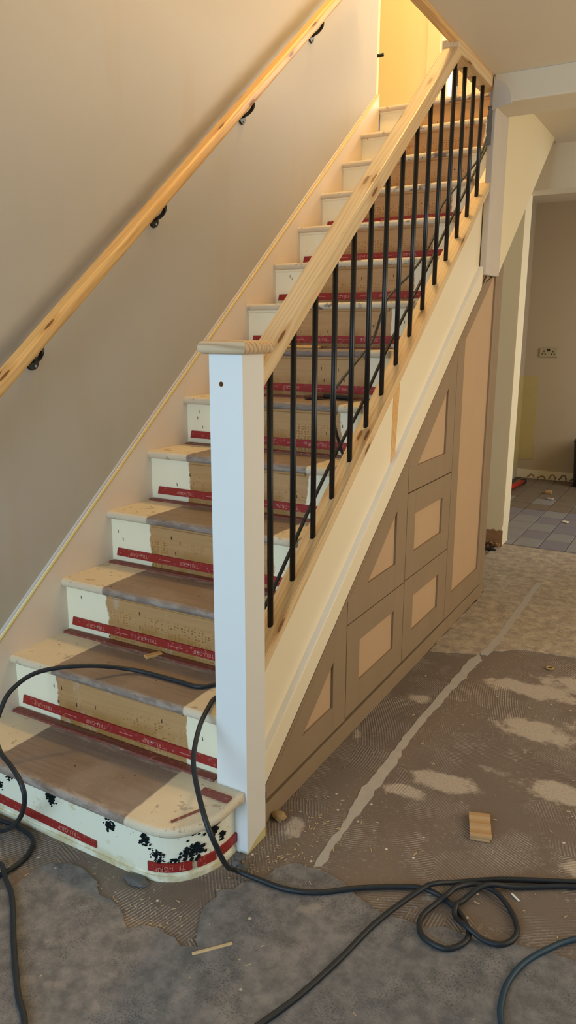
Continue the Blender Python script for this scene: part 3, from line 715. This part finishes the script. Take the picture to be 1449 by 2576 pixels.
def tri_front(name, y0, y1, z0, pz0, py1, slope_drop, py0=None):
    """front whose top follows the stairs: bottom rail, right stile, raking rail (and left stile)"""
    y0 += G; y1 -= G; z0 += G
    top = lambda y: zs2(y)
    ins = lambda y: zs2(y)-slope_drop      # lower edge of the raking rail
    ya = max(y0, 0.368+(z0-0.112+0.010)/0.766)
    body = [(y0, z0), (y1, z0), (y1, top(y1)), (y0, max(z0+0.001, top(y0)))]
    pn = cboard(name, [(y0+.03, z0+.004), (y1-.004, z0+.004), (y1-.004, top(y1)-.008), (y0+.03, max(z0+.006, top(y0+.03)-.008))], cab, 'mdf_panel', XF-0.018, XF-0.009)
    cboard('stile', [(py1, z0), (y1, z0), (y1, top(y1)), (py1, top(py1))], pn, x0=XF-0.012)
    lo = py0 if py0 else 0.368+(pz0+slope_drop+0.010-0.112)/0.766
    cboard('rail', [(y0, z0), (py1, z0), (py1, pz0), (y0, pz0)] if top(y0) > pz0 else [(y0, z0), (py1, z0), (py1, pz0), (0.368+(pz0-0.102)/0.766, pz0), (y0, max(top(y0), z0+.001))], pn, x0=XF-0.012)
    yl = max(y0, 0.368+(pz0-0.102)/0.766)
    cboard('raking_rail', [(yl, pz0), (lo, pz0), (py1, ins(py1)), (py1, top(py1)), (yl, top(yl))], pn, x0=XF-0.012)
    return pn
d1 = tri_front('door', 0.37, 0.902, 0.075, 0.170, 0.802, 0.10)
rect_front('drawer_front', 0.902, 1.438, 0.080, 0.427, 1.011, 1.334, 0.181, 0.338)
tri_front('drawer_front', 0.902, 1.438, 0.427, 0.530, 1.332, 0.10, 1.064)
rect_front('drawer_front', 1.438, 1.986, 0.080, 0.430, 1.545, 1.870, 0.184, 0.338)
rect_front('drawer_front', 1.438, 1.986, 0.430, 0.788, 1.530, 1.874, 0.532, 0.691)
tri_front('drawer_front', 1.438, 1.986, 0.788, 0.886, 1.882, 0.093, 1.535)
# tall door
cboard('head_board', [(2.302, 1.57), (2.52, 1.57), (2.52, 1.672), (2.302, 1.672)], cab, x0=XF-0.0135, x1=XF-0.0122)
y0, y1, z0 = 1.986+G, 2.588-G, 0.078+G
ztop = lambda y: min(zs2(y), 1.668)
pn = cboard('door', [(y0+.004, z0+.004), (y1-.004, z0+.004), (y1-.004, 1.66), (2.35, 1.655), (y0+.004, ztop(y0)-.006)], cab, 'mdf_panel', XF-0.018, XF-0.009)
cboard('stile', [(y0, z0), (2.085, z0), (2.085, ztop(2.085)), (y0, ztop(y0))], pn, x0=XF-0.012)
cboard('stile', [(2.530, z0), (y1, z0), (y1, 1.70), (2.530, 1.69)], pn, x0=XF-0.012)
cboard('rail', [(2.085, z0), (2.530, z0), (2.530, 0.186), (2.085, 0.186)], pn, x0=XF-0.012)
cboard('raking_rail', [(2.085, ztop(2.085)-0.052), (2.50, ztop(2.50)), (2.355, ztop(2.355)), (2.085, ztop(2.085))], pn, x0=XF-0.012)

# ================================================================== CABLES
RC = 0.0067
c1 = [(0.795, 0.448, 0.3868), (0.75, 0.430, 0.3868), (0.712, 0.406, 0.3868), (0.665, 0.353, 0.387), (0.577, 0.350, 0.387), (0.430, 0.335, 0.392), (0.342, 0.235, 0.425), (0.257, 0.13, 0.429), (0.230, 0.05, 0.400), (0.235, 0.0, 0.356), (0.246, -0.03, 0.312), (0.297, -0.06, 0.282),
      (0.365, -0.08, 0.266), (0.423, -0.10, 0.243), (0.428, -0.10, 0.192), (0.370, -0.08, 0.105), (0.269, -0.055, 0.022), (0.17, -0.06, 0.0075), (0.15, -0.02, 0.0075), (0.221, -0.012, 0.0075), (0.275, -0.008, 0.0075), (0.355, -0.025, 0.0075), (0.395, -0.078, 0.0075), (0.402, -0.137, 0.0085),
      (0.39, -0.19, 0.011), (0.36, -0.20, 0.011), (0.35, -0.165, 0.018), (0.385, -0.156, 0.0255), (0.43, -0.180, 0.015), (0.489, -0.212, 0.0117), (0.614, -0.314, 0.0115), (0.725, -0.399, 0.0115), (0.795, -0.443, 0.0115), (0.87, -0.52, 0.0115), (0.92, -0.66, 0.0115), (0.88, -1.3, 0.0115), (0.6, -2.2, 0.0115), (0.5, -3.0, 0.0115)]
tag(tube('extension_cable', c1, RC, 'cable_rubber'), 'black cable looping off the second step down to the floor by the left wall', 'cable')
c2 = [(0.80, 0.395, 0.3868), (0.768, 0.372, 0.3868), (0.748, 0.32, 0.3878), (0.772, 0.25, 0.3955), (0.800, 0.17, 0.384), (0.832, 0.10, 0.348), (0.866, 0.06, 0.313), (0.937, 0.0, 0.265), (0.968, 0.0, 0.20), (0.955, 0.06, 0.10), (0.93, 0.135, 0.025), (0.992, 0.150, 0.0115), (1.072, 0.155, 0.0115), (1.148, 0.185, 0.0115), (1.229, 0.249, 0.0115), (1.314, 0.309, 0.0075),
      (1.37, 0.332, 0.0105), (1.422, 0.331, 0.008), (1.472, 0.305, 0.008), (1.514, 0.256, 0.0117), (1.519, 0.215, 0.0117), (1.493, 0.176, 0.0117), (1.456, 0.171, 0.0117), (1.419, 0.188, 0.0117), (1.404, 0.237, 0.0117), (1.423, 0.30, 0.014), (1.438, 0.330, 0.021), (1.451, 0.372, 0.018), (1.49, 0.414, 0.012), (1.543, 0.408, 0.012), (1.594, 0.36, 0.008), (1.617, 0.302, 0.0105), (1.601, 0.254, 0.0117),
      (1.558, 0.24, 0.0125), (1.509, 0.247, 0.0262), (1.475, 0.278, 0.012), (1.468, 0.306, 0.020), (1.475, 0.342, 0.010), (1.513, 0.407, 0.024), (1.578, 0.457, 0.009), (1.667, 0.513, 0.0075), (1.711, 0.536, 0.0075), (1.9, 0.62, 0.0075), (2.3, 0.85, 0.0075), (2.9, 1.05, 0.0075), (3.5, 1.1, 0.0075)]
tag(tube('extension_cable', c2, RC, 'cable_rubber'), 'black cable hanging past the newel post and coiling twice on the floor', 'cable')
c3 = [(0.55, -2.9, 0.0118), (0.75, -2.1, 0.0118), (0.98, -1.3, 0.0118), (1.08, -0.7, 0.0118), (1.17, -0.33, 0.0118), (1.219, -0.2, 0.0116), (1.252, -0.109, 0.0116), (1.285, 0.018, 0.0116), (1.317, 0.172, 0.0116), (1.377, 0.313, 0.0238), (1.402, 0.350, 0.0242), (1.442, 0.40, 0.0085), (1.529, 0.463, 0.0075), (1.619, 0.511, 0.0075), (1.71, 0.556, 0.0075), (1.9, 0.66, 0.0075), (2.3, 0.89, 0.0075), (2.9, 1.09, 0.0075), (3.5, 1.15, 0.0075)]
tag(tube('extension_cable', c3, RC, 'cable_rubber'), 'black cable running straight across the grey screed under the coils', 'cable')
c4 = [(3.4, 0.9, 0.0075), (2.6, 0.80, 0.0075), (2.1, 0.62, 0.0085), (1.9, 0.50, 0.0075), (1.742, 0.356, 0.0085), (1.692, 0.29, 0.0116), (1.653, 0.223, 0.0116), (1.634, 0.156, 0.0116), (1.633, 0.098, 0.0116), (1.645, 0.044, 0.0116), (1.70, -0.08, 0.0116), (1.8, -0.2, 0.0118), (2.0, -0.7, 0.0118), (2.05, -1.5, 0.0118), (1.9, -2.6, 0.0118)]
tag(tube('hose', c4, 0.0068, 'cable_rubber_blue'), 'blue-black cable bending in a wide curve over the grey screed', 'cable')
s1 = [(0.79, 0.34, 0.392), (0.79, 0.415, 0.49), (0.788, 0.458, 0.577), (0.787, 0.53, 0.607), (0.787, 0.654, 0.715), (0.785, 0.835, 0.872), (0.785, 1.005, 1.011), (0.785, 1.178, 1.135), (0.785, 1.368, 1.300), (0.785, 1.556, 1.448), (0.785, 1.761, 1.610), (0.785, 2.026, 1.826), (0.785, 2.394, 2.115), (0.785, 2.6, 2.285), (0.785, 2.7, 2.36)]
tag(tube('stair_cable', s1, 0.0058, 'cable_rubber'), 'straight black cable lying up the stair edge behind the balusters', 'cable')
s2 = [(0.80, 2.75, 2.46), (0.78, 2.62, 2.34), (0.77, 2.511, 2.205), (0.77, 2.255, 2.06), (0.77, 1.999, 1.917), (0.77, 1.962, 1.830), (0.77, 1.852, 1.735), (0.77, 1.699, 1.640), (0.77, 1.534, 1.565), (0.77, 1.419, 1.506), (0.77, 1.318, 1.377), (0.77, 1.19, 1.305), (0.765, 1.057, 1.233), (0.765, 0.992, 1.184), (0.77, 1.001, 1.104), (0.77, 1.06, 1.003), (0.77, 1.10, 0.958)]
tag(tube('stair_cable', s2, 0.005, 'cable_rubber'), 'slack grey-black cable snaking down the treads behind the balusters', 'cable')

# ================================================================== SMALL THINGS
# cardboard piece on the floor
cb = thing('cardboard_piece', 'torn folded brown cardboard piece lying on the brown floor', 'cardboard', (1.43, 0.655, 0.0))
m = Matrix.Translation((1.430, 0.657, 0.0)) @ Matrix.Rotation(math.radians(18), 4, 'Z')
bm = bmesh.new(); nx = 10
prof = [(-0.058+0.0116*i, 0.013+0.003*math.sin(i*1.7)+0.002*random.random()) for i in range(nx+1)]
poly = [(-0.058, 0.007)]+prof+[(0.058, 0.006)]
for lo in ((-0.030, 0.030),): add_prism(bm, poly, 'x', *lo)
bm_obj('upper_sheet', bm, 'cardboard', cb, m)
box('lower_sheet', -0.026, 0.029, -0.061, 0.054, 0.0, 0.007, 'cardboard', cb, 0.002, 1, mw=m @ Matrix.Rotation(math.radians(-4), 4, 'Z'))
# stones, bits
def lump(name, label, cat, c, r, mat, seed, group=None, amp=0.35):
    bm = bmesh.new(); lump_bm(bm, (0, 0, 0), r[0], r[1], r[2], seed, amp, 2, 1.6)
    o = bm_obj(name, bm, mat, None, Matrix.Translation(c)); tag(o, label, cat, group); return o
lump('stone_chip', 'small tan stone chip against the cabinet plinth', 'stone', (0.905, 0.404, 0.012), (0.022, 0.017, 0.013), 'stone_tan', 3.0)
for i in range(7):
    s = random.uniform(0.007, 0.015)
    lump('rubble_piece', 'grey crumb of rubble in the corner between first step and newel post', 'rubble', (0.885+0.05*random.random(), 0.165+0.05*random.random(), s*0.5), (s, s, s*0.6), 'rubble_grey', i, 'rubble by the newel post')
lump('mortar_flake', 'flat grey mortar flake lying at the foot of the first step', 'rubble', (0.715, -0.005, 0.006), (0.040, 0.018, 0.006), 'rubble_grey', 21.0)
tag(prism('plastic_scrap', [(0.64, 3.56), (0.69, 3.53), (0.73, 3.545), (0.69, 3.585)], 'z', 0.003, 0.012, 'black_plastic', None, 0.002, 1), 'small black plastic scrap on the floor by the doorway wall', 'scrap')
def stick(name, label, a, b, wd_, h, mat, cat='stick'):
    a = Vector(a); b = Vector(b); d = b-a; ang = math.atan2(d.y, d.x)
    o = box(name, 0, d.length, -wd_/2, wd_/2, 0, h, mat, None, h*0.2, 1, mw=Matrix.Translation(a) @ Matrix.Rotation(ang, 4, 'Z')); tag(o, label, cat); return o
stick('wood_splinter', 'thin pale wood splinter lying on the grey screed', (0.984, -0.126, 0.0035), (1.047, -0.054, 0.0035), 0.007, 0.005, 'sawdust')
stick('gripper_sliver', 'thin dark wood sliver on the cream end of the first step', (0.81, 0.028, 0.19), (0.845, 0.105, 0.19), 0.006, 0.005, 'strip_worn')
stick('wood_scrap', 'short broken wood scrap lying on the second step', (0.392, 0.436, 0.38), (0.418, 0.487, 0.38), 0.022, 0.010, 'pine_plain', 'wood scrap')
stick('white_sliver', 'short white plastic sliver beside the coiled cable', (1.573, 0.437, 0.0), (1.596, 0.420, 0.0), 0.005, 0.004, 'trim_white')
stick('wood_block', 'small brown wood block on the kitchen tiles', (0.635, 5.62, 0.003), (0.695, 5.62, 0.003), 0.05, 0.028, 'stone_tan', 'wood block')
stick('tile_offcut', 'pale tile offcut on the kitchen floor', (0.97, 4.59, 0.003), (1.01, 4.57, 0.003), 0.03, 0.010, 'cream_wall', 'tile piece')
stick('plaster_crumb', 'pale plaster crumb on the kitchen floor near the wood block', (0.70, 5.38, 0.003), (0.75, 5.37, 0.003), 0.04, 0.012, 'dust_pale', 'rubble')
# small rusty washer ring on the far screed
bm = bmesh.new(); tube_bm(bm, [Vector((1.395+0.014*math.cos(a), 1.86+0.014*math.sin(a), 0.006)) for a in [2*math.pi*j/16 for j in range(17)]], 0.004, 6, False)
tag(bm_obj('metal_ring', bm, 'stone_tan', None, smooth=True), 'small rusty metal ring on the dusty screed', 'ring')
# hand brush on the sixth step
hb = thing('hand_brush', 'old hand brush with brown bristles and black handle lying on a step', 'brush', (0.55, 1.40, 1.14))
bm = bmesh.new()
for i in range(9):
    a = math.pi*(0.78+0.44*i/8); p = Vector((0.55, 1.372, 1.153)); q = p+Vector((math.cos(a)*0.085, math.sin(a)*0.055-0.004, -0.004))
    tube_bm(bm, [p, (p+q)/2+Vector((0, 0, 0.004)), q], [0.007, 0.008, 0.006], 6)
bm_obj('bristles', bm, 'bristle', hb, smooth=True)
bm = bmesh.new(); tube_bm(bm, catmull([(0.545, 1.372, 1.153), (0.58, 1.368, 1.155), (0.62, 1.366, 1.153), (0.67, 1.362, 1.1505)], 4), 0.010, 8)
bm_obj('handle', bm, 'black_plastic', hb, smooth=True)
# wood batten seen on the step behind the newel cap
tag(box('paint_stirrer', 0.10, 0.40, 1.60, 1.625, 1.33, 1.342, 'pine_plain', None, 0.003, 1), 'thin pine batten lying on a step behind the newel cap', 'batten')
# torn paper edge at the plaster nib
bm = bmesh.new(); prev = None
for i in range(9):
    z = 2.36-0.02*i; a = bm.verts.new((0.889, 2.272, z)); b = bm.verts.new((0.876-0.012*random.random(), 2.262-0.012*random.random(), z-0.01*random.random())); c_ = bm.verts.new((0.870, 2.275, z))
    if prev: bm.faces.new((prev[0], a, b, prev[1])); bm.faces.new((prev[1], b, c_, prev[2]))
    prev = (a, b, c_)
bm_obj('torn_edge', bm, 'rubble_grey', nib)
# kitchen socket
sk = thing('double_socket', 'metal double plug socket with black holes on the kitchen wall', 'socket', (0.43, 6.34, 1.225))
box('plate', 0.345, 0.515, 6.326, 6.341, 1.182, 1.270, 'brass_plate', sk, 0.006, 2)
for cx in (0.388, 0.472):
    for dx, dz, w_, h_ in ((0, 0.020, 0.007, 0.012), (-0.013, -0.006, 0.010, 0.007), (0.013, -0.006, 0.010, 0.007)):
        box('pin_slot', cx+dx-w_/2, cx+dx+w_/2, 6.3245, 6.330, 1.222+dz-h_, 1.222+dz+h_*0.4, 'socket_black', sk)
box('switch_block', 0.417, 0.443, 6.322, 6.330, 1.240, 1.262, 'black_metal', sk, 0.001, 1)
# red tool
rt_ = thing('red_tool', 'red tubular tool handle lying along the kitchen wall', 'tool', (0.33, 5.7, 0.003))
bm = bmesh.new(); tube_bm(bm, [Vector((0.30, 5.30, 0.028)), Vector((0.36, 5.93, 0.028))], 0.024, 14); bm_obj('grip', bm, 'red_handle', rt_, smooth=True)
bm = bmesh.new(); tube_bm(bm, [Vector((0.36, 5.93, 0.028)), Vector((0.366, 5.99, 0.028))], 0.027, 14); bm_obj('end_cap', bm, 'black_plastic', rt_, smooth=True)
# black bin at the kitchen wall
bn = thing('black_bin', 'tall black plastic bin standing by the kitchen wall', 'bin', (0.93, 6.15, 0.0))
bm = bmesh.new(); bmesh.ops.create_cone(bm, cap_ends=True, segments=32, radius1=0.135, radius2=0.16, depth=0.42, matrix=Matrix.Translation((0.925, 6.15, 0.212)))
bm_obj('body', bm, 'black_plastic', bn, smooth=False)
bm = bmesh.new(); bmesh.ops.create_cone(bm, cap_ends=True, segments=32, radius1=0.166, radius2=0.150, depth=0.03, matrix=Matrix.Translation((0.925, 6.15, 0.435)))
bm_obj('rim', bm, 'black_plastic', bn)
# landing door with handle, ajar behind the wall end
dl = thing('landing_door', 'pale landing door with a black handle beyond the top of the stairs', 'door', (-0.5, 3.6, 2.66))
box('leaf', -0.66, -0.115, 3.30, 3.34, 2.665, 4.62, 'yellow_wall', dl, 0.003, 1)
bm = bmesh.new(); tube_bm(bm, [Vector((-0.135, 3.302, 2.985)), Vector((-0.135, 3.26, 2.985))], 0.010, 10); tube_bm(bm, [Vector((-0.14, 3.258, 2.985)), Vector((-0.052, 3.256, 2.985))], 0.010, 10)
bm_obj('handle', bm, 'black_metal', dl, smooth=True)
dr = thing('room_door', 'orange pine door edge standing open beyond the landing', 'door', (0.127, 4.2, 2.66))
box('leaf', 0.109, 0.145, 4.16, 4.86, 2.665, 4.6, 'pine_plain', dr, 0.002, 1)
box('edge_plate', 0.1005, 0.1095, 4.157, 4.20, 3.03, 3.60, 'black_metal', dr)
# sawdust and crumbs on the floor: uncountable
bm = bmesh.new()
def crumb(x, y, z, s):
    a = random.random()*math.pi; l = s*random.uniform(1, 3.5); q = [(l, s*.4), (-l, s*.4), (-l, -s*.4), (l, -s*.4)]
    A = [bm.verts.new((x+u*math.cos(a)-v*math.sin(a), y+u*math.sin(a)+v*math.cos(a), z)) for u, v in q]; B = [bm.verts.new(v.co+Vector((0, 0, s*0.8))) for v in A]
    bm.faces.new(B)
    for i in range(4): bm.faces.new((A[i], A[(i+1) % 4], B[(i+1) % 4], B[i]))
for i in range(420):
    crumb(random.gauss(0.97, 0.09), random.gauss(0.33, 0.16), 0.001, 0.0012+0.001*random.random()) if random.random() < 0.45 else crumb(random.uniform(0.45, 1.9), random.uniform(-0.5, 1.6), 0.0036, 0.0011+0.0012*random.random())
for i in range(90): crumb(random.gauss(0.78, 0.09), random.gauss(-0.10, 0.05), 0.0034, 0.0014)
vs = [f for f in bm.faces if any((0.805 < v.co.x < 0.918 and 0.218 < v.co.y < 0.33) or v.co.x < 0.905 and v.co.y > 0.0 for v in f.verts)]
bmesh.ops.delete(bm, geom=vs, context='FACES')
sd = bm_obj('sawdust', bm, 'sawdust'); sd['kind'] = 'stuff'; sd['label'] = 'pale sawdust and wood crumbs scattered over the floor'; sd['category'] = 'sawdust'
